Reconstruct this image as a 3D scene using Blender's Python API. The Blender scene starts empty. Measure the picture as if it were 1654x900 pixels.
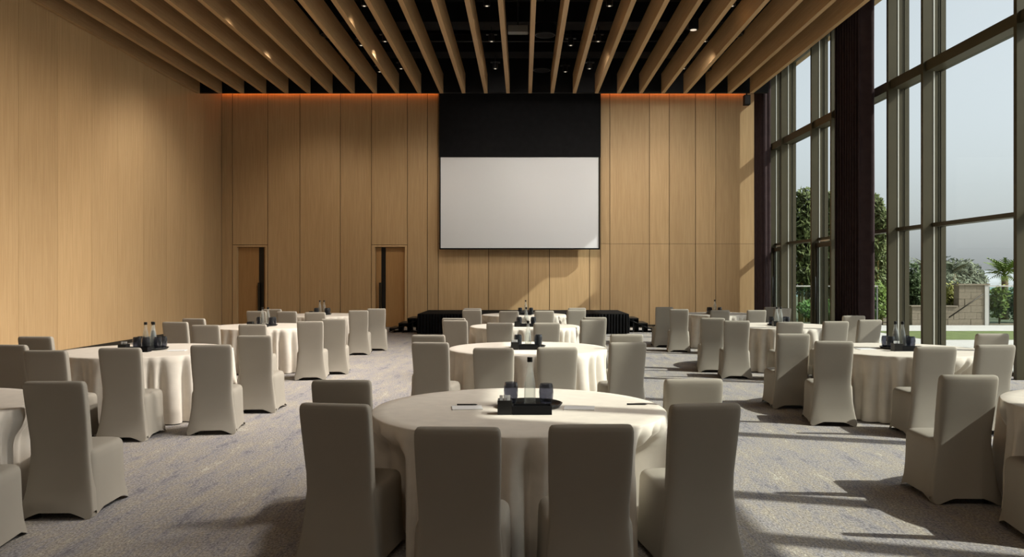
import bpy, math, random
from mathutils import Vector, Matrix
random.seed(7)
PI = math.pi
C = bpy.context.scene.collection
S = bpy.context.scene

# ------------------------------------------------------------------ camera, sky, sun, exposure
F, CX, CY, EYE = 1300.0, 845.0, 447.0, 1.70
cam_d = bpy.data.cameras.new('camera')
cam_d.sensor_width = 36.0
cam_d.lens = F / 1654 * 36
cam_d.shift_x = (827 - CX) / 1654
cam_d.shift_y = (CY - 450) / 1654
cam_d.clip_end = 6000
cam = bpy.data.objects.new('camera', cam_d)
cam.location = (0, 0, EYE)
cam.rotation_euler = (PI / 2, 0, 0)
C.objects.link(cam)
S.camera = cam

world = bpy.data.worlds.new('sky')
S.world = world
world.use_nodes = True
wn, wl = world.node_tree.nodes, world.node_tree.links
wn.clear()
sky = wn.new('ShaderNodeTexSky')
sky.sky_type = 'NISHITA'
sky.sun_disc = False
sky.sun_elevation = math.radians(39.1)
sky.sun_rotation = math.radians(106.7)
sky.dust_density = 4.0
desat = wn.new('ShaderNodeHueSaturation')
desat.inputs['Saturation'].default_value = .28
bg = wn.new('ShaderNodeBackground')
bg.inputs['Strength'].default_value = .17
haze = wn.new('ShaderNodeBackground')
haze.inputs['Color'].default_value = (.96, .98, 1, 1)
haze.inputs['Strength'].default_value = .34
add = wn.new('ShaderNodeAddShader')
wo = wn.new('ShaderNodeOutputWorld')
wl.new(sky.outputs[0], desat.inputs['Color'])
wl.new(desat.outputs[0], bg.inputs['Color'])
wl.new(bg.outputs[0], add.inputs[0])
wl.new(haze.outputs[0], add.inputs[1])
wl.new(add.outputs[0], wo.inputs['Surface'])

SUN_DIR = Vector((-1.0, 0.30, -0.85)).normalized()
sun_d = bpy.data.lights.new('sun', 'SUN')
sun_d.energy = 6.2
sun_d.color = (1.0, 0.93, 0.82)
sun_d.angle = math.radians(0.6)
sun = bpy.data.objects.new('sun', sun_d)
sun.rotation_euler = SUN_DIR.to_track_quat('-Z', 'Y').to_euler()
C.objects.link(sun)

SPOT_W = 128.0          # base power of the ceiling spotlights and added fill lamps
COVE_E = 5.0            # led cove strip

S.view_settings.view_transform = 'Standard'
S.view_settings.look = 'None'
S.view_settings.gamma = 1
S.view_settings.exposure = 0.35
S.view_settings.use_curve_mapping = False

# ------------------------------------------------------------------ materials
def nm(name):
    m = bpy.data.materials.new(name)
    m.use_nodes = True
    return m, m.node_tree.nodes, m.node_tree.links, m.node_tree.nodes['Principled BSDF']

def solid(name, col, rough=0.6, metal=0.0, spec=0.3, var=0.0, scale=8.0, bump=0.0):
    m, n, l, p = nm(name)
    p.inputs['Base Color'].default_value = (*col, 1)
    p.inputs['Roughness'].default_value = rough
    p.inputs['Metallic'].default_value = metal
    p.inputs['Specular IOR Level'].default_value = spec
    if var or bump:
        t = n.new('ShaderNodeTexCoord'); x = n.new('ShaderNodeTexNoise')
        x.inputs['Scale'].default_value = scale; x.inputs['Detail'].default_value = 4
        l.new(t.outputs['Object'], x.inputs['Vector'])
        if var:
            r = n.new('ShaderNodeValToRGB')
            r.color_ramp.elements[0].position = .3; r.color_ramp.elements[1].position = .7
            r.color_ramp.elements[0].color = (*[c * (1 - var) for c in col], 1)
            r.color_ramp.elements[1].color = (*[min(1, c * (1 + var)) for c in col], 1)
            l.new(x.outputs['Fac'], r.inputs[0]); l.new(r.outputs[0], p.inputs['Base Color'])
        if bump:
            b = n.new('ShaderNodeBump'); b.inputs['Strength'].default_value = bump
            b.inputs['Distance'].default_value = .01
            l.new(x.outputs['Fac'], b.inputs['Height']); l.new(b.outputs[0], p.inputs['Normal'])
    return m

def wood(name, c0, c1, stretch=(9, 9, .35), rough=.5, rand=.08):
    m, n, l, p = nm(name)
    g = n.new('ShaderNodeNewGeometry'); mp = n.new('ShaderNodeMapping')
    mp.inputs['Scale'].default_value = stretch
    x = n.new('ShaderNodeTexNoise'); x.inputs['Scale'].default_value = 3.0
    x.inputs['Detail'].default_value = 6; x.inputs['Roughness'].default_value = .6
    x.inputs['Distortion'].default_value = .25
    r = n.new('ShaderNodeValToRGB')
    r.color_ramp.elements[0].position = .32; r.color_ramp.elements[1].position = .68
    r.color_ramp.elements[0].color = (*c0, 1); r.color_ramp.elements[1].color = (*c1, 1)
    oi = n.new('ShaderNodeObjectInfo'); mr = n.new('ShaderNodeMapRange')
    mr.inputs['To Min'].default_value = 1 - rand; mr.inputs['To Max'].default_value = 1 + rand
    hs = n.new('ShaderNodeHueSaturation')
    l.new(g.outputs['Position'], mp.inputs[0]); l.new(mp.outputs[0], x.inputs['Vector'])
    l.new(x.outputs['Fac'], r.inputs[0]); l.new(r.outputs[0], hs.inputs['Color'])
    l.new(oi.outputs['Random'], mr.inputs['Value']); l.new(mr.outputs[0], hs.inputs['Value'])
    l.new(hs.outputs[0], p.inputs['Base Color'])
    p.inputs['Roughness'].default_value = rough
    p.inputs['Specular IOR Level'].default_value = .25
    return m

def carpet():
    m, n, l, p = nm('carpet')
    g = n.new('ShaderNodeNewGeometry')
    def noise(rot, sc, scale, det=5):
        mp = n.new('ShaderNodeMapping'); mp.inputs['Rotation'].default_value = (0, 0, rot)
        mp.inputs['Scale'].default_value = sc
        x = n.new('ShaderNodeTexNoise'); x.inputs['Scale'].default_value = scale
        x.inputs['Detail'].default_value = det; x.inputs['Roughness'].default_value = .65
        l.new(g.outputs['Position'], mp.inputs[0]); l.new(mp.outputs[0], x.inputs['Vector'])
        return x
    a = noise(.12, (4.5, 1, 1), 1.3)          # broad diagonal streaks
    b = noise(-.05, (9, 1.6, 1), 4.5)
    f = noise(0, (1.6, .8, 1), 48, 3)          # pile speckle
    r = n.new('ShaderNodeValToRGB'); e = r.color_ramp.elements
    e[0].position = .39; e[0].color = (.24, .232, .256, 1)
    e[1].position = .62; e[1].color = (.53, .505, .445, 1)
    k = e.new(.45); k.color = (.35, .335, .345, 1)
    k = e.new(.58); k.color = (.42, .375, .315, 1)
    mix = n.new('ShaderNodeMix'); mix.data_type = 'FLOAT'; mix.inputs[0].default_value = .45
    l.new(a.outputs['Fac'], mix.inputs[2]); l.new(b.outputs['Fac'], mix.inputs[3])
    l.new(mix.outputs[0], r.inputs[0])
    mr = n.new('ShaderNodeMapRange'); mr.inputs['From Min'].default_value = .3; mr.inputs['From Max'].default_value = .7
    mr.inputs['To Min'].default_value = .5; mr.inputs['To Max'].default_value = 1.42
    l.new(f.outputs['Fac'], mr.inputs['Value'])
    hs = n.new('ShaderNodeHueSaturation'); hs.inputs['Saturation'].default_value = .95
    l.new(r.outputs[0], hs.inputs['Color']); l.new(mr.outputs[0], hs.inputs['Value'])
    l.new(hs.outputs[0], p.inputs['Base Color'])
    bp = n.new('ShaderNodeBump'); bp.inputs['Strength'].default_value = .5; bp.inputs['Distance'].default_value = .01
    l.new(f.outputs['Fac'], bp.inputs['Height']); l.new(bp.outputs[0], p.inputs['Normal'])
    p.inputs['Roughness'].default_value = .95; p.inputs['Specular IOR Level'].default_value = .1
    return m

def glass(name, tint, refl, rough=.02):
    m, n, l, p = nm(name)
    n.remove(p)
    t = n.new('ShaderNodeBsdfTransparent'); t.inputs[0].default_value = (*tint, 1)
    gl = n.new('ShaderNodeBsdfGlossy'); gl.inputs['Roughness'].default_value = rough
    lw = n.new('ShaderNodeLayerWeight'); lw.inputs['Blend'].default_value = .5
    pw = n.new('ShaderNodeMath'); pw.operation = 'POWER'; pw.inputs[1].default_value = 3.0
    ma = n.new('ShaderNodeMath'); ma.operation = 'MULTIPLY_ADD'; ma.inputs[1].default_value = refl; ma.inputs[2].default_value = .008
    mx = n.new('ShaderNodeMixShader')
    l.new(lw.outputs['Facing'], pw.inputs[0]); l.new(pw.outputs[0], ma.inputs[0])
    l.new(ma.outputs[0], mx.inputs[0]); l.new(t.outputs[0], mx.inputs[1]); l.new(gl.outputs[0], mx.inputs[2])
    l.new(mx.outputs[0], n['Material Output'].inputs['Surface'])
    return m

def sheen_glass(name, tint, refl, sheen):  # diffuse white mixed in, stands in for highlights and bright refractions
    m = glass(name, tint, refl)
    n, l = m.node_tree.nodes, m.node_tree.links
    src = n['Material Output'].inputs['Surface'].links[0].from_socket
    d = n.new('ShaderNodeBsdfDiffuse'); d.inputs[0].default_value = (.9, .93, .92, 1)
    tl = n.new('ShaderNodeBsdfTranslucent'); tl.inputs[0].default_value = (.9, .93, .92, 1)
    ad = n.new('ShaderNodeMixShader'); ad.inputs[0].default_value = .5
    mx = n.new('ShaderNodeMixShader'); mx.inputs[0].default_value = sheen
    l.new(d.outputs[0], ad.inputs[1]); l.new(tl.outputs[0], ad.inputs[2])
    l.new(src, mx.inputs[1]); l.new(ad.outputs[0], mx.inputs[2])
    l.new(mx.outputs[0], n['Material Output'].inputs['Surface'])
    return m

def emit(name, col, e):
    m, n, l, p = nm(name)
    p.inputs['Base Color'].default_value = (.1, .1, .1, 1)
    p.inputs['Emission Color'].default_value = (*col, 1)
    p.inputs['Emission Strength'].default_value = e
    return m

M = dict(
    wood=wood('oak_panel', (.50, .335, .172), (.59, .41, .22)),
    beam=wood('oak_beam', (.42, .27, .135), (.52, .345, .18), (9, .35, 9)),
    door=wood('oak_door', (.38, .215, .085), (.46, .27, .115), rand=.03),
    darkwall=solid('dark_oak', (.42, .30, .17), .7, var=.1, scale=2),
    joint=solid('dark_joint', (.05, .03, .015), .8),
    black=solid('black_paint', (.007, .007, .008), .7, spec=.15),
    blackcloth=solid('black_cloth', (.010, .010, .011), .9, spec=.1, var=.2, scale=5),
    blackmetal=solid('black_metal', (.016, .016, .017), .4, metal=.3),
    glossblack=solid('black_lacquer', (.012, .012, .012), .3),
    carpet=carpet(),
    chair=solid('taupe_stretch_fabric', (.355, .325, .277), .85, spec=.12, var=.03, scale=3),
    cloth=solid('ivory_linen', (.70, .645, .57), .85, spec=.12, var=.05, scale=9),
    leg=solid('dark_leg', (.03, .028, .025), .5),
    table=solid('plywood', (.4, .28, .16), .6, var=.1),
    screen=solid('matte_screen', (.70, .72, .75), .9, spec=.05),
    curtain=solid('plum_velvet', (.050, .034, .036), .9, spec=.1, var=.15, scale=6),
    bronze=solid('bronze_aluminium', (.072, .062, .036), .45, metal=.25, var=.05, scale=3),
    trimlight=solid('pale_aluminium', (.62, .61, .55), .4, metal=.4),
    darkbronze=solid('dark_bronze', (.035, .03, .022), .45, metal=.3),
    pane=glass('window_glass', (.76, .79, .79), .03),
    clear=sheen_glass('clear_glass', (.975, .985, .98), .7, .10),
    water=glass('water', (.98, .99, .985), .3),
    smoke=None,
    teal=glass('green_glass', (.70, .84, .80), .3),
    grey=solid('grey_metal', (.20, .20, .19), .5, metal=.4),
    darkgrey=solid('dark_grey_metal', (.04, .04, .04), .5, metal=.2),
    paper=solid('paper', (.82, .82, .82), .8),
    white=solid('white_plastic', (.75, .75, .74), .5),
    lens=emit('lamp_lens', (1, .85, .65), .7),
    led=emit('orange_led', (1, .24, .03), COVE_E),
    lawn=solid('lawn_grass', (.13, .165, .055), .95, var=.25, scale=3, bump=.3),
    paving=solid('pale_paving', (.50, .49, .46), .9, var=.06, scale=2),
    greypaving=solid('grey_paving', (.50, .49, .46), .9, var=.08, scale=2),
    stone=solid('sand_stone', (.235, .20, .15), .9, var=.14, scale=4, bump=.3),
    earth=solid('dry_earth', (.18, .15, .10), .95, var=.2, scale=2),
    sea=solid('hazy_sea', (.36, .385, .40), .9, spec=.0),
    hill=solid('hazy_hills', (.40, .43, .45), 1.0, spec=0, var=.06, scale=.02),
    bark=solid('bark', (.20, .15, .09), .9, var=.2),
    stem=solid('yellow_stem', (.36, .27, .10), .8, var=.2),
    leafdark=solid('dark_leaf', (.060, .095, .030), .6, var=.35, scale=1.5),
    leafolive=solid('olive_leaf', (.105, .135, .042), .6, var=.35, scale=2),
    leafbright=solid('bright_leaf', (.13, .20, .035), .6, var=.3, scale=2),
    leafyellow=solid('yellow_leaf', (.24, .24, .05), .6, var=.3, scale=2),
    leafgrey=solid('grey_green_leaf', (.15, .175, .115), .7, var=.25, scale=2),
)

M['smoke'] = sheen_glass('smoky_glass', (.52, .53, .58), .8, .03)
# ------------------------------------------------------------------ mesh helpers
class MB:
    def __init__(s): s.v = []; s.f = []
    def box(s, x0, x1, y0, y1, z0, z1):
        b = len(s.v)
        s.v += [(x, y, z) for z in (z0, z1) for y in (y0, y1) for x in (x0, x1)]
        for q in ((0, 2, 3, 1), (4, 5, 7, 6), (0, 1, 5, 4), (2, 6, 7, 3), (0, 4, 6, 2), (1, 3, 7, 5)):
            s.f.append(tuple(b + i for i in q))
        return s
    def rings(s, rs, cap0=True, cap1=True):
        b = len(s.v); n = len(rs[0])
        for r in rs: s.v += [tuple(p) for p in r]
        for i in range(len(rs) - 1):
            for j in range(n):
                k = (j + 1) % n
                s.f.append((b + i * n + j, b + i * n + k, b + (i + 1) * n + k, b + (i + 1) * n + j))
        if cap0: s.f.append(tuple(b + j for j in reversed(range(n))))
        if cap1: s.f.append(tuple(b + (len(rs) - 1) * n + j for j in range(n)))
        return s
    def lathe(s, prof, n=24, cx=0, cy=0, cap0=True, cap1=True, flute=0):
        rs = []
        for r, z in prof:
            rs.append([(cx + (r * (1 + flute * (j % 2)) ) * math.cos(2 * PI * j / n), cy + (r * (1 + flute * (j % 2))) * math.sin(2 * PI * j / n), z) for j in range(n)])
        return s.rings(rs, cap0, cap1)
    def tube(s, pts, r, n=8):
        pts = [Vector(p) for p in pts]; rs = []
        for i, p in enumerate(pts):
            d = (pts[min(i + 1, len(pts) - 1)] - pts[max(i - 1, 0)]).normalized()
            u = d.orthogonal().normalized() if i == 0 else (u - d * u.dot(d)).normalized()
            w = d.cross(u); rr = r[i] if isinstance(r, (list, tuple)) else r
            rs.append([tuple(p + u * rr * math.cos(2 * PI * j / n) + w * rr * math.sin(2 * PI * j / n)) for j in range(n)])
        return s.rings(rs)
    def grid(s, rows, wrap=False):
        b = len(s.v); n = len(rows[0])
        for r in rows: s.v += [tuple(p) for p in r]
        for i in range(len(rows) - 1):
            for j in range(n if wrap else n - 1):
                k = (j + 1) % n
                s.f.append((b + i * n + j, b + i * n + k, b + (i + 1) * n + k, b + (i + 1) * n + j))
        return s
    def mesh(s, name, mat, smooth=False):
        me = bpy.data.meshes.new(name)
        me.from_pydata(s.v, [], s.f)
        me.materials.append(mat)
        if smooth:
            me.polygons.foreach_set('use_smooth', [True] * len(me.polygons))
        me.update()
        return me
    def build(s, name, mat, parent=None, smooth=False, loc=None):
        return link(name, s.mesh(name, mat, smooth), parent, loc)

def link(name, data, parent=None, loc=None):
    o = bpy.data.objects.new(name, data)
    C.objects.link(o)
    if parent: o.parent = parent
    if loc: o.location = loc
    return o
def tag(o, label=None, cat=None, group=None, kind=None):
    if label: o['label'] = label
    if cat: o['category'] = cat
    if group: o['group'] = group
    if kind: o['kind'] = kind
    return o
def thing(name, label, cat, loc=(0, 0, 0), rz=0, group=None):
    o = bpy.data.objects.new(name, None)
    o.empty_display_size = .2
    C.objects.link(o); o.location = loc; o.rotation_euler = (0, 0, rz)
    return tag(o, label, cat, group)
def struct(o): o['kind'] = 'structure'; return o
def copy_tree(o, parent=None):
    c = o.copy(); C.objects.link(c)
    if parent: c.parent = parent
    for ch in list(o.children): copy_tree(ch, c)
    return c
unit = MB().box(0, 1, 0, 1, 0, 1)
_units = {}
def piece(name, mat, x0, x1, y0, y1, z0, z1, parent):
    """a box piece sharing one unit mesh per material"""
    if mat.name not in _units: _units[mat.name] = unit.mesh(name, mat)
    o = link(name, _units[mat.name], parent, (x0, y0, z0))
    o.scale = (x1 - x0, y1 - y0, z1 - z0)
    return o

# ------------------------------------------------------------------ the hall
YW, XL, XG, XI, YB = 26.95, -10.1, 8.5, 8.1, -8.0
ZC, ZB, ZH = 8.8, 7.35, 8.48                      # black ceiling, underside of beams, window head
YE = 24.8                                          # far end of beams
floor = struct(MB().box(XL - .2, XG + .1, YB, YW + 1.2, -.2, 0).build('floor', M['carpet']))
ceiling = struct(MB().box(XL - .3, XG + .3, YB, YW + .3, ZC, ZC + .25).build('ceiling', M['black']))
for k in range(-15, 11):
    x = .216 + .682 * k
    piece('beam', M['beam'], x - .053, x + .053, YB + .02, YE, ZB, ZB + .60, ceiling)
piece('bulkhead', M['black'], XL + .02, 7.6, YE + .12, YE + .30, ZB + .06, ZC, ceiling)
piece('soffit', M['darkbronze'], 7.25, XG + .1, YB + .02, YW - .02, ZH, ZC - .005, ceiling)
for i, y in enumerate((17.4, 20.2, 22.9)):
    piece('duct', M['black'], XL + .3, 7.0, y, y + .7, 8.1, 8.6, ceiling)
MB().tube([(XL + .1, 21.6, 8.02), (7.2, 21.6, 8.02)], .022).build('sprinkler_pipe', M['darkgrey'], ceiling, True)
MB().tube([(XL + .1, 18.3, 8.02), (7.2, 18.3, 8.02)], .022).build('sprinkler_pipe', M['darkgrey'], ceiling, True)

# far wall, with two recessed doors
wall_back = struct(MB().box(XL - .3, XG + .3, YW + .60, YW + .80, 0, ZC).build('wall_back', M['joint']))
wx = lambda px: (px - CX) * YW / F
wz = lambda py: EYE + (CY - py) * YW / F
J = .010
def panel(x0, x1, z0, z1, prot=0.0, parent=wall_back):
    piece('panel', M['wood'], x0 + J, x1 - J, YW - prot, YW + .05, z0 + J * .5, z1 - J * .5, parent)
ZJ, ZD = wz(394), wz(399)
cols = [XL] + [wx(p) for p in (375.5, 432.5, 484.3, 549.8, 600, 658, 690.3, 708)]
for i in range(len(cols) - 1):
    a, b = cols[i], cols[i + 1]
    if i in (1, 5):
        panel(a, b, ZD + .07, ZC)
    else:
        panel(a, b, .09, ZC)
mid = [wx(p) for p in (708, 756.8, 789, 853.6, 887.5, 952.2, 970, 985)]
for i in range(len(mid) - 1):
    panel(mid[i], mid[i + 1], .09, ZJ); panel(mid[i], mid[i + 1], ZJ, ZC)
right = [wx(p) for p in (985, 1049, 1081, 1123.4, 1156)] + [XG]
for i in range(len(right) - 1):
    panel(right[i], right[i + 1], .09, ZJ); panel(right[i], right[i + 1], ZJ, ZC)
# backing between panels
def backing(x0, x1, z0, z1):
    piece('backing', M['joint'], x0, x1, YW + .05, YW + .60, z0, z1, wall_back)
d1 = (wx(376), wx(431.5)); d2 = (wx(601), wx(657))
backing(XL, d1[0] - .0, 0, ZC); backing(d1[1], d2[0], 0, ZC); backing(d2[1], XG, 0, ZC)
for d in (d1, d2): backing(d[0], d[1], ZD + .08, ZC)
bb = struct(MB().box(XL, d1[0], YW - .012, YW + .06, 0, .09).box(d1[1], d2[0], YW - .012, YW + .06, 0, .09).box(d2[1], XG, YW - .012, YW + .06, 0, .09).build('baseboard_back', M['darkbronze']))

def make_door(name, px0, px1, strip0, strip1, handle_px, e0, e1):
    x0, x1 = wx(px0), wx(px1)
    o0, o1 = wx(e0) + J, wx(e1) - J
    d = bpy.data.objects.new(name, None); C.objects.link(d); d['kind'] = 'structure'
    f = MB()
    f.box(o0, x0, YW - .012, YW + .62, 0, ZD + .06).box(x1, o1, YW - .012, YW + .62, 0, ZD + .06)
    f.box(x0, x1, YW - .012, YW + .35, ZD, ZD + .06)
    f.build('door_frame', M['wood'], d)
    a, b = wx(strip0), wx(strip1); yd = YW + .12
    if a - x0 > .05: piece('door_leaf', M['door'], x0 + .005, a - .004, yd, yd + .06, .01, ZD - .01, d)
    if x1 - b > .05: piece('door_leaf', M['door'], b + .004, x1 - .005, yd, yd + .06, .01, ZD - .01, d)
    piece('dark_glass_strip', M['glossblack'], a, b, yd + .012, yd + .045, .01, ZD - .01, d)
    h = wx(handle_px)
    hb = MB().box(h - .035, h + .035, yd - .09, yd - .06, .55, 1.50).box(h - .015, h + .015, yd - .06, yd, .66, .70).box(h - .015, h + .015, yd - .06, yd, 1.35, 1.39)
    hb.build('pull_handle', M['darkbronze'], d)
    MB().box(x0, x1, YW + .3, YW + .5, 0, ZD).build('dark_opening', M['black'], d)
make_door('door_1', 383, 428.5, 416.5, 424.5, 417.5, 375.5, 432.5)
make_door('door_2', 606, 654, 615, 622, 613.5, 600, 658)

# left wall: tall oak panels
wall_left = struct(MB().box(XL - .3, XL - .05, YB, YW + .3, 0, ZC).build('wall_left', M['joint']))
ys = [YW] + [10.1 * F / (CX - p) for p in (329, 301, 269, 232, 190, 148, 93, 30)]
while ys[-1] > YB + 1.35: ys.append(ys[-1] - 1.34)
ys[-1] = YB
for a, b in zip(ys, ys[1:]):
    piece('panel', M['wood'], XL - .05, XL, b + .004, a - .004, .09, ZC, wall_left)
struct(MB().box(XL - .05, XL + .012, YB, YW - .02, 0, .09).build('baseboard_left', M['darkbronze']))
wall_front = struct(MB().box(XL - .3, XG + .3, YB - .2, YB, 0, ZC).build('wall_front', M['wood']))

# ------------------------------------------------------------------ window wall on the right
fins1 = [26.5, 25.3, 22.65, 21.2]
fins2 = [17.9, 16.35, 13.25, 11.6, 9.2, 6.88, 4.27, 3.2]
fins3 = [.6, -1.0, -3.9]
def window(name, y0, y1, fins, z0s=()):
    w = bpy.data.objects.new(name, None); C.objects.link(w); w['kind'] = 'structure'
    for y in fins:
        m = MB().box(XI, XG, y - .045, y + .045, 0, ZH).build('mullion', M['bronze'], w)
        MB().box(XG - .19, XG - .165, y - .053, y + .053, 0.01, ZH - .01).build('glazing_bead', M['trimlight'], m)
        MB().box(XG - .04, XG + .06, y - .06, y + .06, 0.0, ZH).build('outer_cap', M['bronze'], m)
    edges = sorted([y0, y1] + list(fins))
    for a, b in zip(edges, edges[1:]):
        if b - a < .12: continue
        a2 = a + (.045 if a in fins else 0); b2 = b - (.045 if b in fins else 0)
        piece('transom', M['bronze'], XI + .06, XG, a2, b2, 5.86, 6.07, w)
        piece('transom', M['bronze'], XG - .22, XG, a2, b2, 2.71, 2.79, w)
        piece('transom', M['bronze'], XG - .22, XG, a2, b2, ZH - .10, ZH, w)
        piece('sill', M['bronze'], XG - .12, XG, a2, b2, 0, .06, w)
        for z0, z1 in ((.06, 2.71), (2.79, 5.86), (6.07, ZH - .10)):
            piece('pane', M['pane'], XG - .10, XG - .08, a2, b2, z0, z1, w)
    return w
window('window_1', 20.0, YW - .02, fins1)
window('window_2', .9, 20.0, fins2)
wall_right = struct(MB().box(XG, XG + .3, YB, YW + .3, ZH, ZC).box(XG - .1, XG + .3, YB, .9, 0, ZH).build('wall_right', M['darkwall']))  # near part unseen, closed in place of glass to darken front chairs

def glazed_door(name, y0, y1):
    d = bpy.data.objects.new(name, None); C.objects.link(d); d['kind'] = 'structure'
    x0, x1 = XG - .30, XG - .23
    MB().box(x0, x1, y0, y0 + .11, .02, 2.64).box(x0, x1, y1 - .11, y1, .02, 2.64).box(x0, x1, y0 + .11, y1 - .11, .02, .16).box(x0, x1, y0 + .11, y1 - .11, 2.52, 2.64).build('door_frame', M['darkbronze'], d)
    MB().box(x0 + .028, x1 - .028, y0 + .11, y1 - .11, .16, 2.52).build('pane', M['pane'], d)
    MB().box(x0 - .05, x0, y0 + .12, y1 - .5, 2.66, 2.70).build('door_closer', M['trimlight'], d)
    MB().tube([(x0 - .06, y1 - .16, .8), (x0 - .06, y1 - .16, 1.7)], .016).build('pull_handle', M['darkgrey'], d, True)
glazed_door('door_3', 21.3, 22.58)
glazed_door('door_4', 25.38, 26.42)

def curtain(label, x0, x1, y0, y1, folds, seed, cast=None):
    rng = random.Random(seed)
    t = thing('curtain', label, 'curtain', ((x0 + x1) / 2, (y0 + y1) / 2, 0))
    hx, hy = (x1 - x0) / 2, (y1 - y0) / 2
    n = folds * 12
    rows = []
    ph = [rng.uniform(-.5, .5) for _ in range(folds + 1)]
    for zi in range(13):
        z = .02 + (ZH - .06) * zi / 12
        row = []
        for i in range(n + 1):
            u = i / n
            y = -hy + 2 * hy * u
            a = 2 * PI * folds * u + .6 * math.sin(3 * PI * u + ph[0] * 4) + .15 * math.sin(z * .7 + 7 * u)
            row.append((hx * .92 * math.sin(a), y + .03 * math.sin(2 * a), z))
        rows.append(row)
    inner = [[(p[0] + .012, p[1], p[2]) for p in r] for r in rows]
    mb = MB().grid(rows)
    o = mb.build('drape', M['curtain'], t, True)
    md = o.modifiers.new('thick', 'SOLIDIFY'); md.thickness = .012
    MB().box(-.03, .03, -hy - .1, hy + .1, ZH - .035, ZH - .003).build('curtain_rail', M['darkbronze'], t)
    return t
curtain('dark plum full-height curtain gathered in the far right corner beside the wood wall', 7.58, 7.9, 25.62, 26.5, 7, 1)
curtain('dark plum full-height curtain hanging between the two tall window bays', 7.62, 7.98, 18.25, 19.75, 10, 2)
curtain('dark plum full-height curtain at the near end of the window wall', 7.62, 7.98, .9, 2.75, 11, 3)

# ------------------------------------------------------------------ screen
YS = 26.62
sx0, sx1 = (709.5 - CX) * YS / F, (969 - CX) * YS / F
sz0, sz1 = EYE + (CY - 403) * YS / F, EYE + (CY - 254) * YS / F
t = thing('projection_screen', 'large white projection screen with black drop above, on the far wood wall', 'screen', ((sx0 + sx1) / 2, YS, sz0))
hw, hh = (sx1 - sx0) / 2, sz1 - sz0
b = .045
fr = MB().box(-hw, -hw + b, 0, .12, 0, hh).box(hw - b, hw, 0, .12, 0, hh).box(-hw, hw, 0, .12, 0, b)
fr.build('frame', M['black'], t)
MB().box(-hw + b, hw - b, .015, .05, b, hh).build('white_surface', M['screen'], t)
MB().box(-hw - .01, hw + .01, -.01, .12, hh, 8.1 - sz0).build('black_drop', M['blackcloth'], t)
MB().box(-hw + .1, hw - .1, .12, .31, hh - .3, hh).build('wall_bracket', M['black'], t)

# orange cove light behind the bulkhead
cove = struct(MB().box(XL + .02, sx0 - .05, YW - .11, YW - .085, 7.86, 7.90).box(sx1 + .05, 7.4, YW - .11, YW - .085, 7.86, 7.90).build('trim_1', M['led']))

# ------------------------------------------------------------------ stage with steps
def pleat(p0, p1, z0, z1, folds, amp):
    p0, p1 = Vector((*p0, 0)), Vector((*p1, 0)); d = (p1 - p0); nrm = Vector((d.y, -d.x, 0)).normalized()
    n = folds * 6; rows = []
    for z, a in ((z1, amp * .5), (z1 - .1, amp), (z0, amp * 1.4)):
        rows.append([tuple(p0 + d * (i / n) + nrm * a * math.sin(2 * PI * folds * i / n + .5 * math.sin(i * .21)) + Vector((0, 0, z))) for i in range(n + 1)])
    return MB().grid(rows)
SH = .585
t = thing('stage', 'low black stage with pleated black skirt in front of the screen', 'stage', (0, 25.3, 0))
MB().box(-3.1, 3.1, -1.5, 1.3, SH - .06, SH).build('platform', M['black'], t)
MB().box(-3.12, 3.12, -1.52, 1.3, SH, SH + .012).build('carpet_top', M['blackcloth'], t)
pleat((-3.12, -1.53), (3.12, -1.53), .02, SH, 70, .018).build('skirt', M['blackcloth'], t, True)
pleat((3.12, -1.53), (3.12, 1.3), .02, SH, 30, .018).build('skirt', M['blackcloth'], t, True)
pleat((-3.12, 1.3), (-3.12, -1.53), .02, SH, 30, .018).build('skirt', M['blackcloth'], t, True)
for x in (-2.9, 0, 2.9):
    for y in (-1.3, 1.1):
        MB().box(x - .03, x + .03, y - .03, y + .03, 0, SH - .06).build('leg', M['blackmetal'], t)
for sgn, lab in ((-1, 'black stage steps at the left end of the stage, near the door'), (1, 'black stage steps at the right end of the stage')):
    t = thing('stage_steps', lab, 'steps', (sgn * 3.2, 25.0, 0))
    for k in range(3):
        h = .44 - .15 * k
        x0, x1 = sorted((sgn * (.02 + .28 * k), sgn * (.02 + .28 * k + .29)))
        MB().box(x0, x1, -.55, .55, h - .035, h).build('tread', M['blackmetal'], t)
        for y in (-.5, .46):
            MB().box(x0 + .12, x0 + .16, y, y + .04, 0, h - .035).build('leg', M['blackmetal'], t)
        MB().box(*((x0, x0 + .012) if sgn < 0 else (x1 - .012, x1)), -.54, .54, .02, h - .035).build('riser', M['black'], t)
        if k < 2: MB().box(x0, x1, .535, .55, .12, h - .035).build('side_plate', M['black'], t)
    for y in (-.53, .49):
        MB().tube([(sgn * .02, y + .02, .39), (sgn * .85, y + .02, .04)], .022, 6).build('stringer', M['blackmetal'], t)

# hanging loudspeaker near the far right corner
t = thing('loudspeaker', 'small black loudspeaker hanging below the end of the rightmost ceiling beam', 'speaker', (6.93, 24.95, 7.02))
MB().box(-.09, .09, -.1, .1, 0, .30).build('cabinet', M['black'], t)
MB().box(-.02, .02, -.02, .02, .30, .42).build('bracket', M['black'], t)
MB().box(-.075, .075, -.108, -.1, .02, .28).build('grille', M['darkgrey'], t)

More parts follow.
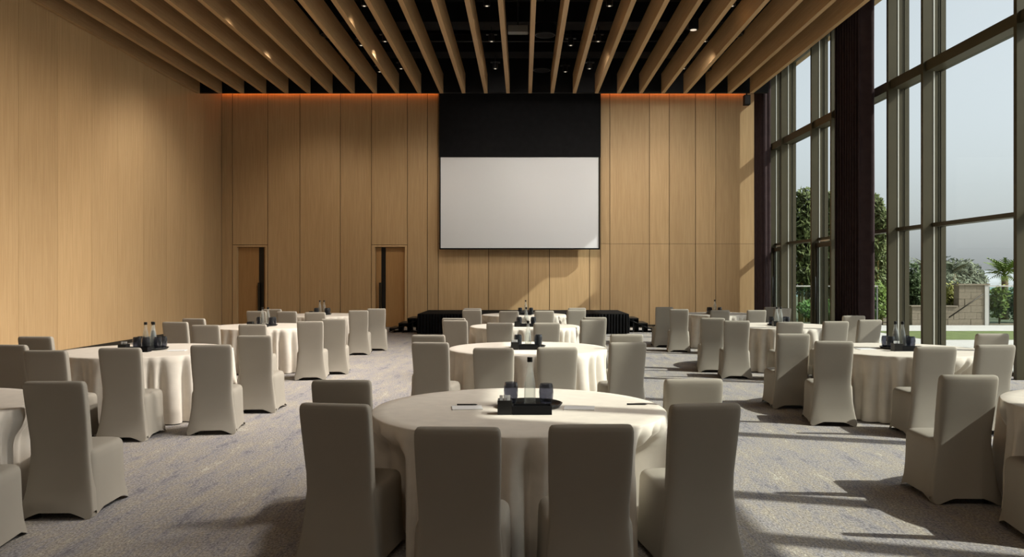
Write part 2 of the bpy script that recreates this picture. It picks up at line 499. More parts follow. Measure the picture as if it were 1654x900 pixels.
# ------------------------------------------------------------------ ceiling spotlights with added fill lamps, drums
ORD = ['first', 'second', 'third', 'fourth', 'fifth', 'sixth', 'seventh', 'eighth', 'ninth', 'tenth', 'eleventh', 'twelfth', 'thirteenth', 'fourteenth']
def make_spot():
    t = thing('ceiling_spotlight', '', 'spotlight')
    MB().lathe([(.055, 0), (.075, .005), (.075, .17), (.03, .19)], 16).build('housing', M['blackmetal'], t, False)
    MB().lathe([(.014, .19), (.014, 1.05)], 8).build('stem', M['blackmetal'], t)
    MB().lathe([(.030, -.004), (.030, .002)], 16).build('lens', M['lens'], t)
    MB().box(-.14, .14, -.05, .05, .17, .195).build('mounting_plate', M['darkgrey'], t)
    return t
spot_l = bpy.data.lights.new('spot_lamp', 'SPOT')
spot_l.energy = SPOT_W; spot_l.color = (1.0, .86, .70); spot_l.spot_size = math.radians(84); spot_l.spot_blend = .9; spot_l.shadow_soft_size = .4
spot_mid = spot_l.copy(); spot_mid.energy = SPOT_W * 2.6; spot_mid.color = (1.0, .92, .82)  # stronger copy, put in to brighten the far wall
rear_fill = spot_l.copy(); rear_fill.energy = SPOT_W * .7  # added fill for the unseen row behind the camera
window_side_fill = spot_l.copy(); window_side_fill.energy = SPOT_W * 10.0; window_side_fill.shadow_soft_size = .6; window_side_fill.spot_size = math.radians(66); window_side_fill.color = (1.0, .93, .84)  # added fill from the right, standing in for window light
sp0 = make_spot()
used = False
rowsY = [23.3, 20.6, 17.9, 15.2, 12.5, 9.8, 7.1, -1.5]  # rows from the fourth on are unseen, added for their light
rown = ['nearest the far wall', 'second from the far wall', 'third from the far wall', 'added fourth, out of view', 'added fifth, out of view', 'added sixth, out of view', 'added seventh, out of view', 'added behind the camera', 'ninth from the far wall', 'tenth from the far wall', 'eleventh from the far wall']
for ri, y in enumerate(rowsY):
    js = [-14, -10, -6, -2, 2, 6]
    if ri == 0: js = [-15, -14, -12, -10, -7, -6, -2, 1, 2, 6, 8, 9]
    if ri == 1: js = [-15, -14, -10, -7, -6, -2, 1, 2, 6, 8]
    for i, j in enumerate(js):
        x = .216 + .682 * (j + .5)
        o = copy_tree(sp0) if used else sp0; used = True
        o.location = (x, y + (.35 if j % 2 else 0), 7.72)
        tag(o, 'small black ceiling spotlight, %s from the left in the row %s' % (ORD[i], rown[ri]), 'spotlight', 'ceiling spotlights in the row ' + rown[ri])
        if j in (-10, -6, -2, 2, 6):
            if ri == 6 and j != 6: continue
            lo = bpy.data.objects.new('lamp', spot_l); C.objects.link(lo); lo.parent = o; lo.location = (0, 0, -.45)
            aim = {-10: (-.9, .15, -1), -6: (-1.0, .25, -.75), -2: (-.8, .3, -1), 2: (-1, .0, -1.0), 6: (-1, -.05, -.72)}[j]  # aims chosen to fill the shaded left wall and chairs
            if ri < 1: aim = (-.1, .8, -1)
            if ri == 1 and j in (-2, 2, 6): aim = (.12, 1, -.5)
            if ri == 7: aim = (0, .75, -1)
            lo.data = window_side_fill if (j in (2, 6) and 1 < ri < 7) else (spot_mid if ri == 1 else rear_fill if ri == 7 else spot_l)
            lo.rotation_euler = Vector(aim).to_track_quat('-Z', 'Y').to_euler()
def make_drum():
    t = thing('ceiling_drum', '', 'ceiling drum')
    MB().lathe([(.24, 0), (.28, .02), (.28, .36), (.2, .40)], 28).build('body', M['black'], t, False)
    MB().lathe([(.23, -.006), (.255, -.006), (.255, .003), (.23, .003)], 28, cap0=False, cap1=False).build('rim', M['darkgrey'], t)
    MB().lathe([(.03, .40), (.03, .9)], 8).build('stem', M['black'], t)
    return t
dr0 = make_drum(); used = False
for ri, (y, rn) in enumerate(((24.0, 'nearest the far wall'), (20.5, 'in the middle'), (16.9, 'nearest the camera'))):
    for i, j in enumerate((-13, -8, 0, 7)):
        o = copy_tree(dr0) if used else dr0; used = True
        o.location = (.216 + .682 * (j + .5), y, 7.85)
        tag(o, 'black round drum above the beams, %s from left, row %s' % (ORD[i], rn), 'speaker', 'black drums above the ceiling beams')
t = thing('ceiling_box', 'grey metal box slung between two ceiling beams left of the centre beam', 'ceiling box', (-.125, 19.5, 7.6))
MB().box(-.24, .24, -.12, .12, 0, .16).build('case', M['grey'], t)
MB().tube([(0, 0, .16), (0, 0, 1.19)], .02).build('stem', M['darkgrey'], t)
t = thing('stage_light', 'black stage lamp with a bright rim between beams at right of centre', 'spotlight', (.216 + .682 * 5.5, 18.75, 7.45))
MB().lathe([(.10, 0), (.12, .02), (.12, .25), (.06, .32)], 16).build('housing', M['black'], t)
MB().lathe([(.075, -.004), (.075, .002)], 16).build('lens', M['lens'], t)
MB().lathe([(.02, .3), (.02, 1.3)], 8).build('stem', M['black'], t)

# ------------------------------------------------------------------ chairs
HC = .97
def sring(hw, y0, y1, z, n=44, e=5.0, arch=0.0):
    cx, cy, b = 0, (y0 + y1) / 2, (y1 - y0) / 2
    out = []
    for i in range(n):
        a = 2 * PI * (i + .5) / n
        c, s_ = math.cos(a), math.sin(a)
        u = math.copysign(abs(c) ** (2 / e), c); v = math.copysign(abs(s_) ** (2 / e), s_)
        m = min(1, min(abs(u), abs(v)) / .84)
        out.append((u * hw, cy + v * b, z + arch * (1 - m * m)))
    return out
def make_chair():
    t = thing('banquet_chair', '', 'chair')
    prof = [(.004, -.050, .256, .052, .062), (.05, -.040, .250, .052, .048), (.10, -.028, .242, .05, .03), (.20, -.010, .230, .05, .01), (.32, -.0, .216, .05, 0), (.45, .002, .203, .05, 0),
            (.55, -.010, .202, .046, 0), (.68, -.036, .207, .043, 0), (.80, -.062, .210, .042, 0), (.90, -.083, .2115, .041, 0), (.935, -.090, .2105, .040, 0), (.955, -.094, .206, .036, 0), (.966, -.096, .198, .027, 0), (.970, -.097, .186, .014, 0)]
    rs = [sring(hw, y - ht, y + ht, z, arch=ar, e=6) for z, y, hw, ht, ar in prof]
    MB().rings(rs, cap0=False).build('backrest', M['chair'], t, True)
    prof = [(.004, .256, -.085, .54, .066), (.05, .250, -.078, .53, .05), (.10, .244, -.065, .512, .03), (.20, .238, -.05, .498, .012), (.32, .236, -.038, .49, 0), (.40, .234, -.035, .488, 0), (.435, .231, -.03, .486, 0),
            (.455, .224, -.025, .481, 0), (.468, .212, -.02, .47, 0), (.476, .19, -.01, .445, 0), (.482, .12, .05, .38, 0), (.484, .04, .15, .27, 0)]
    rs = [sring(hw, y0, y1, z, arch=ar, e=7) for z, hw, y0, y1, ar in prof]
    MB().rings(rs, cap0=False).build('seat', M['chair'], t, True)
    for sx in (-1, 1):
        for y in (.0, .42):
            MB().box(sx * .17 - .016, sx * .17 + .016, y - .016, y + .016, 0, .40).build('leg', M['leg'], t)
    return t
proto = make_chair(); proto_used = False

TABLES = {   # x, y, phrase
    'T1': (-.03, 5.62, 'front centre table'), 'T2': (.06, 10.35, 'second centre table'), 'T3': (.03, 14.95, 'third centre table'), 'T4': (.02, 19.45, 'farthest centre table'),
    'D': (-4.52, 5.65, 'front left table'), 'A': (-4.70, 10.05, 'second left table'), 'B': (-4.78, 14.9, 'third left table'), 'K': (-4.86, 19.3, 'farthest left table'),
    'H': (4.52, 5.65, 'front right table'), 'E': (4.77, 10.15, 'second right table'), 'F': (4.80, 15.05, 'third right table'), 'G': (4.80, 19.8, 'farthest right table')}
RT, ZT = 1.015, .78
# table, px of back top centre, py of back top, phrase
CH = [
 ('T1', 541, 652, 'leftmost of its four near chairs'), ('T1', 739, 690, 'second from left of its four near chairs'), ('T1', 955, 686, 'third from left of its four near chairs'), ('T1', 1139, 652, 'rightmost of its four near chairs'),
 ('T1', 563, 614, 'at its left side'), ('T1', 1109, 612, 'at its right side'),
 ('T2', 695, 553, 'leftmost of its four near chairs'), ('T2', 797, 562, 'second from left of its four near chairs'), ('T2', 900, 561, 'third from left of its four near chairs'), ('T2', 1014, 553, 'rightmost of its four near chairs'),
 ('T2', 692, 541, 'at its left side'), ('T2', 1007, 540, 'at its right side'),
 ('T3', 735, 517.5, 'leftmost of its four near chairs'), ('T3', 807, 521.5, 'second from left of its four near chairs'), ('T3', 883, 521.5, 'third from left of its four near chairs'), ('T3', 957, 516.5, 'rightmost of its four near chairs'),
 ('T3', 733, 514, 'at its left side'), ('T3', 961, 512.5, 'at its right side'),
 ('T4', 762, 500.5, 'leftmost of its four near chairs'), ('T4', 822, 502.5, 'second from left of its four near chairs'), ('T4', 879, 502, 'third from left of its four near chairs'), ('T4', 931, 500.5, 'rightmost of its four near chairs'),
 ('T4', 763, 498, 'at its left side'), ('T4', 932, 497.5, 'at its right side'),
 ('D', 79, 616, 'at its right side beside the aisle'), ('D', None, (-3.42, 4.70), 'cut off at the left edge'),
 ('A', 194, 562, 'third from left of its near chairs'), ('A', 341, 557, 'rightmost of its near chairs'), ('A', 411, 542, 'at its right side beside the aisle'),
 ('A', 74, 566, 'second from left of its near chairs'), ('A', 14, 557, 'leftmost of its near chairs'), ('A', 89, 543.5, 'at its left side near the wood wall'),
 ('B', 283, 520, 'leftmost of its near chairs'), ('B', 314, 514.5, 'at its left side near the wood wall'), ('B', 332, 525, 'second from left of its near chairs'), ('B', 408, 524, 'third from left of its near chairs'),
 ('B', 501, 519, 'rightmost of its near chairs'), ('B', 539, 515, 'at its right side beside the aisle'),
 ('K', 414, 502.5, 'leftmost of its near chairs'), ('K', 440, 499.5, 'at its left side near the wood wall'), ('K', 463, 503, 'second from left of its near chairs'), ('K', 509, 504.5, 'third from left of its near chairs'),
 ('K', 579, 501.5, 'rightmost of its near chairs'), ('K', 608, 498.5, 'at its right side beside the aisle'),
 ('H', 1592, 606, 'at its left side beside the aisle'), ('H', None, (3.56, 4.97), 'cut off at the right edge'),
 ('E', 1608, 557, 'third from left of its near chairs'), ('E', 1347, 551, 'leftmost of its near chairs'), ('E', 1511, 560, 'second from left of its near chairs'), ('E', 1598, 539, 'at its right side near the window'), ('E', 1281, 539, 'at its left side beside the aisle'),
 ('F', 1276, 520, 'second from left of its near chairs'), ('F', 1190, 518, 'leftmost of its near chairs'), ('F', 1151, 513.6, 'at its left side beside the aisle'), ('F', 1350, 519, 'third from left of its near chairs'), ('F', 1379, 510, 'at its right side near the window'), ('F', 1405, 516.5, 'rightmost of its near chairs'),
 ('G', 1097, 499.5, 'leftmost of its near chairs'), ('G', 1073, 496, 'at its left side beside the aisle'), ('G', 1163, 501, 'second from left of its near chairs'), ('G', 1222, 501, 'third from left of its near chairs'), ('G', 1243, 496, 'at its right side near the window'), ('G', 1264, 498, 'rightmost of its near chairs'),
]
seats = {k: [] for k in TABLES}
for tk, px, py, ph in CH:
    tx, ty, tp = TABLES[tk]
    if px is None: x, y = py
    else:
        y = (EYE - HC) * F / (py - CY); x = (px - CX) * y / F
    ang = math.atan2(-(tx - x), ty - y)
    rz = max(-.16, min(.16, .2 * ang))
    if abs(tx - x) > .8 and ty - y < .5: rz = math.copysign(.03, tx - x) * -1
    # keep the back clear of the table top
    for _ in range(60):
        c, s_ = math.cos(rz), math.sin(rz)
        dmin = 9
        for lx in (-.215, -.1, 0, .1, .215):
            for ly in (-.06, .0, .15):
                wx_, wy_ = x + c * lx - s_ * ly, y + s_ * lx + c * ly
                dmin = min(dmin, math.hypot(wx_ - tx, wy_ - ty))
        if dmin > RT + .015: break
        d = Vector((x - tx, (y - ty) * .3)).normalized(); x += d.x * .01; y += d.y * .01
    o = copy_tree(proto) if proto_used else proto; proto_used = True
    ox, oy = x - math.sin(rz) * .095, y + math.cos(rz) * .095
    o.location = (ox, oy, 0); o.rotation_euler = (0, 0, rz)
    tag(o, 'taupe banquet chair at the %s, %s' % (tp, ph), 'chair', 'banquet chairs around the ' + tp)
    seats[tk].append((ox, oy, rz))

# ------------------------------------------------------------------ tables and cloths
def make_table():
    t = thing('round_table', '', 'table')
    MB().lathe([(RT - .17, ZT - .035), (RT - .155, ZT - .03), (RT - .155, ZT - .008), (RT - .16, ZT - .006)], 48).build('tabletop', M['table'], t)
    MB().lathe([(.05, .02), (.05, ZT - .035)], 12).build('pedestal', M['blackmetal'], t)
    MB().lathe([(.30, 0), (.28, .02), (.05, .03)], 20).build('base', M['blackmetal'], t)
    return t
tb0 = make_table(); used = False
def cloth_mesh(tx, ty, chairs, seed):
    rng = random.Random(seed)
    N = 384
    th = [2 * PI * i / N for i in range(N)]
    # folds: irregularly spaced valleys with rounded ridges between them
    nf = 33
    cuts = sorted((k + rng.uniform(-.3, .3)) / nf * 2 * PI for k in range(nf))
    dep = [rng.uniform(.35, 1.0) for _ in range(nf)]
    fold, vee = [], []
    for a in th:
        s_ = 0
        for k in range(nf):
            d = (a - cuts[k] + PI) % (2 * PI) - PI
            s_ += dep[k] * math.exp(-abs(d / .046) ** 1.5)
        fold.append(min(1.1, s_))
    push = []
    for a in th:
        dx, dy = math.cos(a), math.sin(a)
        best = 9
        for ox, oy, rz in chairs:
            c, s_ = math.cos(-rz), math.sin(-rz)
            px, py = tx - ox, ty - oy
            lx, ly = c * px - s_ * py, s_ * px + c * py
            ux, uy = c * dx - s_ * dy, s_ * dx + c * dy
            t0, t1 = 0, 9
            for p, u, lo, hi in ((lx, ux, -.28, .28), (ly, uy, -.15, .575)):
                if abs(u) < 1e-6:
                    if p < lo or p > hi: t0 = 9
                    continue
                a0, a1 = (lo - p) / u, (hi - p) / u
                if a0 > a1: a0, a1 = a1, a0
                t0, t1 = max(t0, a0), min(t1, a1)
            if t0 < t1: best = min(best, t0)
        push.append(max(.5, best))
    lim = [min(push[(i + k) % N] for k in range(-3, 4)) for i in range(N)]
    def smooth(v, w):
        return [sum(v[(i + k) % N] for k in range(-w, w + 1)) / (2 * w + 1) for i in range(N)]
    lim = smooth([min(l, 1.4) for l in lim], 3)
    lim = [min(a, b + .02) for a, b in zip(lim, push)]
    rows = [[(RT * f * math.cos(a), RT * f * math.sin(a), ZT + .004) for a in th] for f in (.02, .5, .9)]
    rows.append([((RT - .01) * math.cos(a), (RT - .01) * math.sin(a), ZT + .003) for a in th])
    rows.append([((RT + .002) * math.cos(a), (RT + .002) * math.sin(a), ZT - .006) for a in th])
    for q in range(1, 13):
        s_ = q / 12
        z = (ZT - .02) * (1 - s_) + .012
        k = min(1, s_ * 3.0) ** .6 * (.75 + .4 * s_)
        row = []
        for i, a in enumerate(th):
            r = RT + .008 + .085 * s_ - .170 * k * fold[i]
            if z < .70:
                w = min(1, (.70 - z) / .16); w = w * w * (3 - 2 * w)
                r2 = min(r, lim[i] - .012 - .11 * fold[i])
                r = r + (r2 - r) * w
            row.append((r * math.cos(a), r * math.sin(a), z))
        rows.append(row)
    mb = MB().grid(rows, True)
    mb.f.append(tuple(reversed(range(N))))
    mb.f = [tuple(reversed(f)) for f in mb.f]
    return mb
for i, (k, (x, y, tp)) in enumerate(TABLES.items()):
    o = copy_tree(tb0) if used else tb0; used = True
    o.location = (x, y, 0)
    tag(o, 'round banquet table hidden beneath the floor-length cloth, the ' + tp, 'table', 'round banquet tables')
    c = cloth_mesh(x, y, seats[k], 50 + i).build('tablecloth', M['cloth'], None, True, (x, y, 0))
    tag(c, 'floor-length ivory tablecloth draped in folds over the ' + tp, 'tablecloth', 'ivory tablecloths')

# ------------------------------------------------------------------ trays, bottles, glasses
TOP = ZT + .0045
def make_tray():
    t = thing('serving_tray', '', 'tray')
    MB().lathe([(.195, 0), (.212, .004), (.230, .026), (.223, .028), (.206, .010), (.02, .009)], 36).build('tray', M['glossblack'], t, True)
    return t
def make_caddy():
    t = thing('caddy', '', 'caddy')
    def tub(x0, x1, h):
        return MB().box(x0, x1, -.055, .055, 0, .008).box(x0, x1, -.055, -.048, .008, h).box(x0, x1, .048, .055, .008, h).box(x0, x0 + .007, -.048, .048, .008, h).box(x1 - .007, x1, -.048, .048, .008, h)
    tub(-.083, .18, .058).build('box', M['black'], t)
    tub(-.18, -.085, .095).build('sachet_holder', M['glossblack'], t)
    return t
def make_bottle():
    t = thing('carafe', '', 'bottle')
    out = [(.036, 0), (.041, .006), (.042, .03), (.040, .12), (.032, .19), (.021, .245), (.0165, .285), (.0165, .305), (.019, .308), (.019, .318)]
    inn = [(.015, .318), (.0135, .285), (.018, .245), (.029, .19), (.037, .12), (.039, .03), (.036, .012)]
    MB().lathe(out + inn, 20).build('glass_body', M['clear'], t, True)
    MB().lathe([(.034, .014), (.037, .03), (.0355, .12), (.0275, .19), (.022, .22)], 20).build('water', M['water'], t, True)
    MB().lathe([(.0195, .300), (.0195, .330), (.017, .334)], 16).build('cap', M['glossblack'], t)
    return t
def make_glass():
    t = thing('tumbler', '', 'glass')
    out = [(.034, 0), (.039, .005), (.048, .046), (.051, .09), (.048, .130), (.043, .150)]
    inn = [(.041, .149), (.046, .128), (.0485, .09), (.0455, .048), (.036, .014)]
    MB().lathe(out + inn, 28, flute=.02).build('glass_body', M['smoke'], t, False)
    MB().lathe([(.0345, .0), (.0385, .006), (.036, .013)], 20).build('base', M['smoke'], t)
    return t
tray0, cad0, bot0, gl0 = make_tray(), make_caddy(), make_bottle(), make_glass()
first = {}
def put(src, x, y, z, label, cat, group, rz=0):
    o = copy_tree(src) if src.name in first else src
    first[src.name] = 1
    o.location = (x, y, z); o.rotation_euler = (0, 0, rz)
    return tag(o, label, cat, group)
setups = {'T1': (1, 1, 1), 'T2': (1, 2, 2), 'T3': (1, 2, 2), 'T4': (1, 2, 2), 'A': (3, 2, 3), 'B': (2, 1, 2), 'K': (2, 2, 2), 'E': (3, 2, 2), 'F': (2, 1, 2), 'G': (1, 2, 1)}
tpx = {'T1': 849, 'T2': 853, 'T3': 850, 'T4': 849, 'A': 241, 'B': 428, 'K': 520, 'E': 1452, 'F': 1259, 'G': 1155}
LR = {1: [''], 2: ['leftmost ', 'rightmost '], 3: ['leftmost ', 'middle ', 'rightmost ']}
for k, (nb, gL, gR) in setups.items():
    tx, ty, tp = TABLES[k]
    y = ty + .06
    x = (tpx[k] - CX) * y / F + (.03 if k == 'T1' else 0)
    if abs(x - tx) > .5: x = tx + math.copysign(.5, x - tx)
    put(tray0, x, y, TOP, 'round black serving tray in the middle of the ' + tp, 'tray', 'black trays on the tables')
    zt = TOP + .0105
    put(cad0, x - .037, y - .30, TOP, 'black rectangular condiment caddy before the tray on the ' + tp, 'caddy', 'black caddies on the tables')
    bx = {1: [0], 2: [-.05, .04], 3: [-.045, 0.0, .05]}[nb]
    by = {1: [.03], 2: [0, .05], 3: [0, .095, .01]}[nb]
    for i in range(nb):
        w = LR[nb][i]
        put(bot0, x + bx[i]+ 0, y + by[i], zt, ('clear glass water bottle, %sof the bottles on the tray of the %s' % (w, tp)) if nb > 1 else 'single clear glass water bottle with dark cap on the tray of the ' + tp, 'bottle', 'water bottles on the ' + tp)
    gxs = [(-.135, .075), (-.130, -.05)][:gL]
    for i, (gx, gy) in enumerate(gxs):
        put(gl0, x + gx, y + gy, zt, 'smoky ribbed tumbler left of the bottles on the %s%s' % (tp, ', ' + ('farther' if i == 0 else 'nearer') + ' one' if gL > 1 else ''), 'glass', 'tumblers on the ' + tp, i * .3)
    gxs = [(.135, .085), (.130, -.05), (.02, -.135)][:gR]
    if gR == 1: gxs = [(.115, .0)]
    nmz = {1: [''], 2: ['farther', 'nearer'], 3: ['farthest', 'middle', 'nearest']}[gR]
    for i, (gx, gy) in enumerate(gxs):
        put(gl0, x + gx, y + gy, zt, 'smoky ribbed tumbler right of the bottles on the %s%s' % (tp, ', ' + nmz[i] + ' one' if gR > 1 else ''), 'glass', 'tumblers on the ' + tp, i * .4)
    if k in ('T1', 'T2', 'E', 'A'):
        for i in range(3):
            s = MB().box(-.011, .011, -.002, .002, 0, .115).build('sachet', M['white'], None, False, (x - .194 + .025 * i, y - .30 + .012 * (i % 2), TOP + .008))
            tag(s, 'white paper sachet, %s from left, upright in the caddy on the %s' % (ORD[i], tp), 'sachet', 'white sachets in the caddy on the ' + tp)
def notepad(k, dx, dy, rz, lab):
    tx, ty, tp = TABLES[k]
    t = thing('notepad', lab, 'notepad', (tx + dx, ty + dy, TOP), rz)
    MB().box(-.105, .105, -.074, .074, 0, .006).build('pages', M['paper'], t)
    MB().box(-.105, .105, .066, .0745, .006, .0075).build('binding', M['white'], t)
notepad('T1', -.36, -.02, .12, 'white notepad left of the caddy on the front centre table')
notepad('T1', .42, -.03, -.1, 'white notepad right of the tray on the front centre table')
notepad('A', .42, -.1, .2, 'white notepad right of the tray on the second left table')
notepad('E', -.45, .0, .1, 'white notepad left of the tray on the second right table')
p = MB().tube([(-.07, 0, .006), (.06, 0, .006), (.075, 0, .006)], [.0055, .0055, .002], 8).build('pen', M['glossblack'], None, True, (TABLES['T1'][0] - .37, TABLES['T1'][1] + .1, TOP))
tag(p, 'black pen lying behind the left notepad on the front centre table', 'pen')
p = MB().tube([(-.07, 0, .006), (.06, 0, .006), (.075, 0, .006)], [.0055, .0055, .002], 8).build('pen', M['glossblack'], None, True, (TABLES['T1'][0] + .84, TABLES['T1'][1] + .12, TOP))
tag(p, 'black pen lying near the right edge of the front centre table', 'pen')

# ------------------------------------------------------------------ outside: terrace, lawn, wall, planting, sea
struct(MB().box(XG + .1, 60, -30, 21.9, -.25, -.02).build('terrace', M['greypaving']))
struct(MB().box(XG + .1, 11.0, 21.9, 25.4, -.25, -.02).build('terrace_strip', M['paving']))
lawn = struct(MB().box(11.0, 60, 21.9, 25.4, -.25, -.015).build('lawn', M['lawn']))
struct(MB().box(XG + .1, 60, 25.4, 28.3, -.25, -.01).build('garden_path', M['paving']))
struct(MB().box(XG - 30, 90, 28.3, 70, -.35, -.03).build('garden_ground', M['earth']))
struct(MB().box(-2500, 3500, 70, 5500, -15.2, -15).build('sea', M['sea']))
# far hills
rows = []
rng = random.Random(3)
prof = [14 + 7 * math.sin(i * .55) + 5 * math.sin(i * 1.7 + 1) + rng.uniform(-2, 2) for i in range(60)]
for yy, k in ((2300, 0), (2450, .55), (2650, 1), (2900, .6), (3200, 0)):
    rows.append([(200 + i * 60, yy, -15 + k * (prof[i] + 22)) for i in range(60)])
struct(MB().grid(rows).build('hills', M['hill'], None, True))

# stone garden wall built of blocks
sw = thing('garden_wall', 'sand coloured stone garden wall stepping down to the left, beyond the lawn', 'wall', (13.7, 28.35, -.03))
def course_wall(x0, x1, h, rows_):
    ch = h / rows_
    for r in range(rows_):
        x = x0; n = 0
        while x < x1 - .01:
            w = min(x1 - x, .42 if (n or r % 2 == 0) else .21)
            if x1 - x - w < .12: w = x1 - x
            piece('stone', M['stone'], x + .004, x + w - .004, random.uniform(-.006, .006), .35, r * ch + .003, (r + 1) * ch - .003, sw)
            x += w; n += 1
course_wall(0, 1.65, .66, 3)
course_wall(1.65, 2.55, 1.42, 6)
piece('end_stone', M['paving'], 2.55, 2.68, -.03, .40, 0, 1.42, sw)
piece('coping', M['stone'], 1.6, 2.72, -.05, .42, 1.425, 1.475, sw)
piece('coping', M['stone'], -.05, 1.6, -.05, .40, .665, .71, sw)
MB().tube([(1.25, -.1, .30), (2.45, -.1, 1.12)], .022).build('handrail', M['darkbronze'], sw, True)
def balustrade(label, x0, x1, y, n):
    t = thing('glass_balustrade', label, 'balustrade', (x0, y, -.01))
    w = (x1 - x0) / n
    for i in range(n):
        piece('pane', M['teal'], i * w + .01, (i + 1) * w - .01, -.008, .008, .06, 1.34, t)
    for i in range(n + 1):
        piece('post', M['grey'], i * w - .02, i * w + .02, -.03, .03, 0, 1.36, t)
    piece('top_rail', M['paving'], -.02, x1 - x0 + .02, -.025, .025, 1.36, 1.40, t)
balustrade('green glass balustrade at the right of the garden wall', 16.45, 22.0, 28.45, 3)
balustrade('green glass balustrade on the terrace before the tall trees', 9.2, 12.4, 28.2, 3)

def leaves(mb, cx, cy, cz, rx, ry, rz_, n, size, rng):
    for _ in range(n):
        while True:
            p = Vector((rng.uniform(-1, 1), rng.uniform(-1, 1), rng.uniform(-1, 1)))
            if .25 < p.length < 1: break
        c = Vector((cx + p.x * rx, cy + p.y * ry, cz + p.z * rz_))
        d = Vector((rng.gauss(0, 1), rng.gauss(0, 1), rng.gauss(0, 1))).normalized()
        u = d.orthogonal().normalized() * size * rng.uniform(.35, .6); w = d * size * rng.uniform(.7, 1.3)
        b = len(mb.v)
        mb.v += [tuple(c - w), tuple(c + u), tuple(c + w), tuple(c - u)]
        mb.f.append((b, b + 1, b + 2, b + 3))
def tree(label, x, y, h, r, mat, stems, seed, n=1500, size=.10, base=0.30, group=None):
    rng = random.Random(seed)
    t = thing('slender_tree', label, 'tree', (x, y, -.03), 0, group)
    for s_ in range(stems):
        a = rng.uniform(0, 6.3); q = rng.uniform(.05, r * .5)
        MB().tube([(q * math.cos(a), q * math.sin(a), 0), (q * 1.2 * math.cos(a), q * 1.2 * math.sin(a), h * .5), (q * .6 * math.cos(a), q * .6 * math.sin(a), h * .85)], [.05, .04, .015], 6).build('stem', M['stem'] if stems > 1 else M['bark'], t, True)
    mb = MB()
    for i in range(7):
        f = i / 6
        leaves(mb, rng.uniform(-.2, .2) * r, rng.uniform(-.2, .2) * r, h * (base + (.93 - base) * f), r * (1 - .35 * f), r * (1 - .35 * f), h * .11, n // 7, size * 1.15, rng)
    o = mb.build('foliage', mat, t); o['kind'] = 'stuff'
    return t
tg = 'tall slender trees outside the far window'
tree('tall dark green tree outside, seen left of the dark window frame', 10.75, 30.6, 4.95, .74, M['leafolive'], 9, 11, 4200, group=tg)
tree('tall dark green tree outside, seen right of the dark window frame', 12.35, 32.0, 5.05, .7, M['leafolive'], 9, 12, 3800, group=tg)
tree('tall dark green tree outside, seen just right of the middle curtain', 13.75, 31.2, 4.75, .55, M['leafolive'], 3, 13, 3400, group=tg)
tree('tall dark green tree in the far corner outside the last window', 9.4, 32.4, 4.3, .6, M['leafolive'], 4, 14, 3000, group=tg)
def shrub(label, x, y, z0, r, h, mat, seed, n=900, size=.09):
    rng = random.Random(seed)
    t = thing('shrub', label, 'shrub', (x, y, z0))
    for s_ in range(4):
        a = rng.uniform(0, 6.3)
        MB().tube([(0, 0, 0), (.4 * r * math.cos(a), .4 * r * math.sin(a), h * .6)], [.03, .012], 5).build('stem', M['bark'], t, True)
    mb = MB(); 
    for i in range(5):
        leaves(mb, rng.uniform(-.4, .4) * r, rng.uniform(-.4, .4) * r, h * rng.uniform(.4, .7), r * .7, r * .7, h * .36, n // 5, size, rng)
    o = mb.build('foliage', mat, t); o['kind'] = 'stuff'
shrub('bright green shrub outside, between the middle curtain and the first mullion', 12.85, 28.8, -.03, .5, 1.6, M['leafbright'], 21, 1100)
shrub('low green shrub at the foot of the tall trees', 10.6, 29.4, -.03, .7, .95, M['leafbright'], 22, 900)
shrub('dark shrub beside the low step of the garden wall', 14.6, 30.2, -.03, .5, 2.25, M['leafdark'], 23, 2200)
shrub('yellow green shrub rising behind the low step of the stone wall', 15.5, 29.3, -.03, .45, 1.7, M['leafyellow'], 24, 900)
shrub('dark green shrub behind the green glass balustrade', 18.75, 30.0, -.03, .72, 1.55, M['leafdark'], 25, 1500)
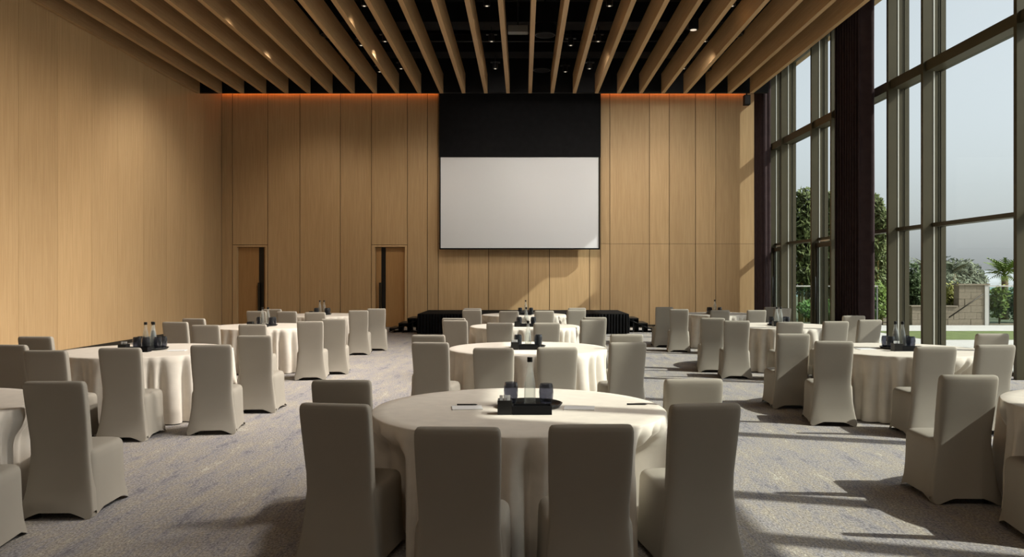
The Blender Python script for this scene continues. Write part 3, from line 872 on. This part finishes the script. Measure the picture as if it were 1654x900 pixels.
shrub('grey green shrub directly behind the tall stone wall', 16.9, 31.4, -.03, .85, 1.75, M['leafgrey'], 26, 1400)
shrub('yellow green shrub behind the left end of the glass balustrade', 17.45, 29.5, -.03, .42, 1.5, M['leafyellow'], 27, 800)
shrub('large rounded grey green bush behind the stone wall, in the middle of the wide pane', 20.7, 38.0, -.03, 1.35, 2.95, M['leafgrey'], 28, 4000, .12)
def frond_mesh(L):
    mb = MB(); n = 9
    sp = []
    for i in range(n + 1):
        u = i / n
        sp.append(Vector((L * (u * .92), 0, L * (.55 * u - .62 * u * u))))
    mb.tube([tuple(p) for p in sp], [.018 * (1 - .8 * i / n) for i in range(n + 1)], 4)
    for i in range(2, n + 1):
        p = sp[i]; l_ = L * .34 * math.sin(PI * min(.95, i / n + .08)) + .05
        for s_ in (-1, 1):
            b = len(mb.v)
            mb.v += [tuple(p + Vector((-.03, 0, 0))), tuple(p + Vector((.05, 0, 0))), tuple(p + Vector((l_ * .7, s_ * l_ * .8, -l_ * .25)))]
            mb.f.append((b, b + 1, b + 2))
    return mb.mesh('frond', M['leafgrey'])
def palm(label, x, y, h, L, nf, seed, mat=None):
    rng = random.Random(seed)
    t = thing('palm_tree', label, 'palm', (x, y, -.03))
    MB().tube([(0, 0, 0), (.03, 0, h * .5), (0, 0, h)], [.17, .13, .12], 10).build('trunk', M['bark'], t, True)
    fm = frond_mesh(L)
    if mat: fm.materials[0] = mat
    for i in range(nf):
        o = link('frond', fm, t, (0, 0, h))
        o.rotation_euler = (rng.uniform(-.3, .3), rng.uniform(-1.05, .35), i * 2.399)
        o.scale = (1, 1, 1) if rng.random() < .5 else (.85, .85, .85)
palm('bushy grey green palm behind the stone wall, beside the large rounded bush', 18.3, 36.2, 1.75, 1.25, 40, 31)
palm('fan-shaped green palm at the right edge of the wide pane', 19.5, 32.6, 1.75, 1.0, 30, 32, M['leafbright'])
palm('grey green palm seen between the two middle mullions', 15.8, 34.0, 1.35, 1.15, 30, 33)
palm('spiky pale palm just right of the wide mullion', 17.5, 32.8, 1.85, .8, 22, 34)
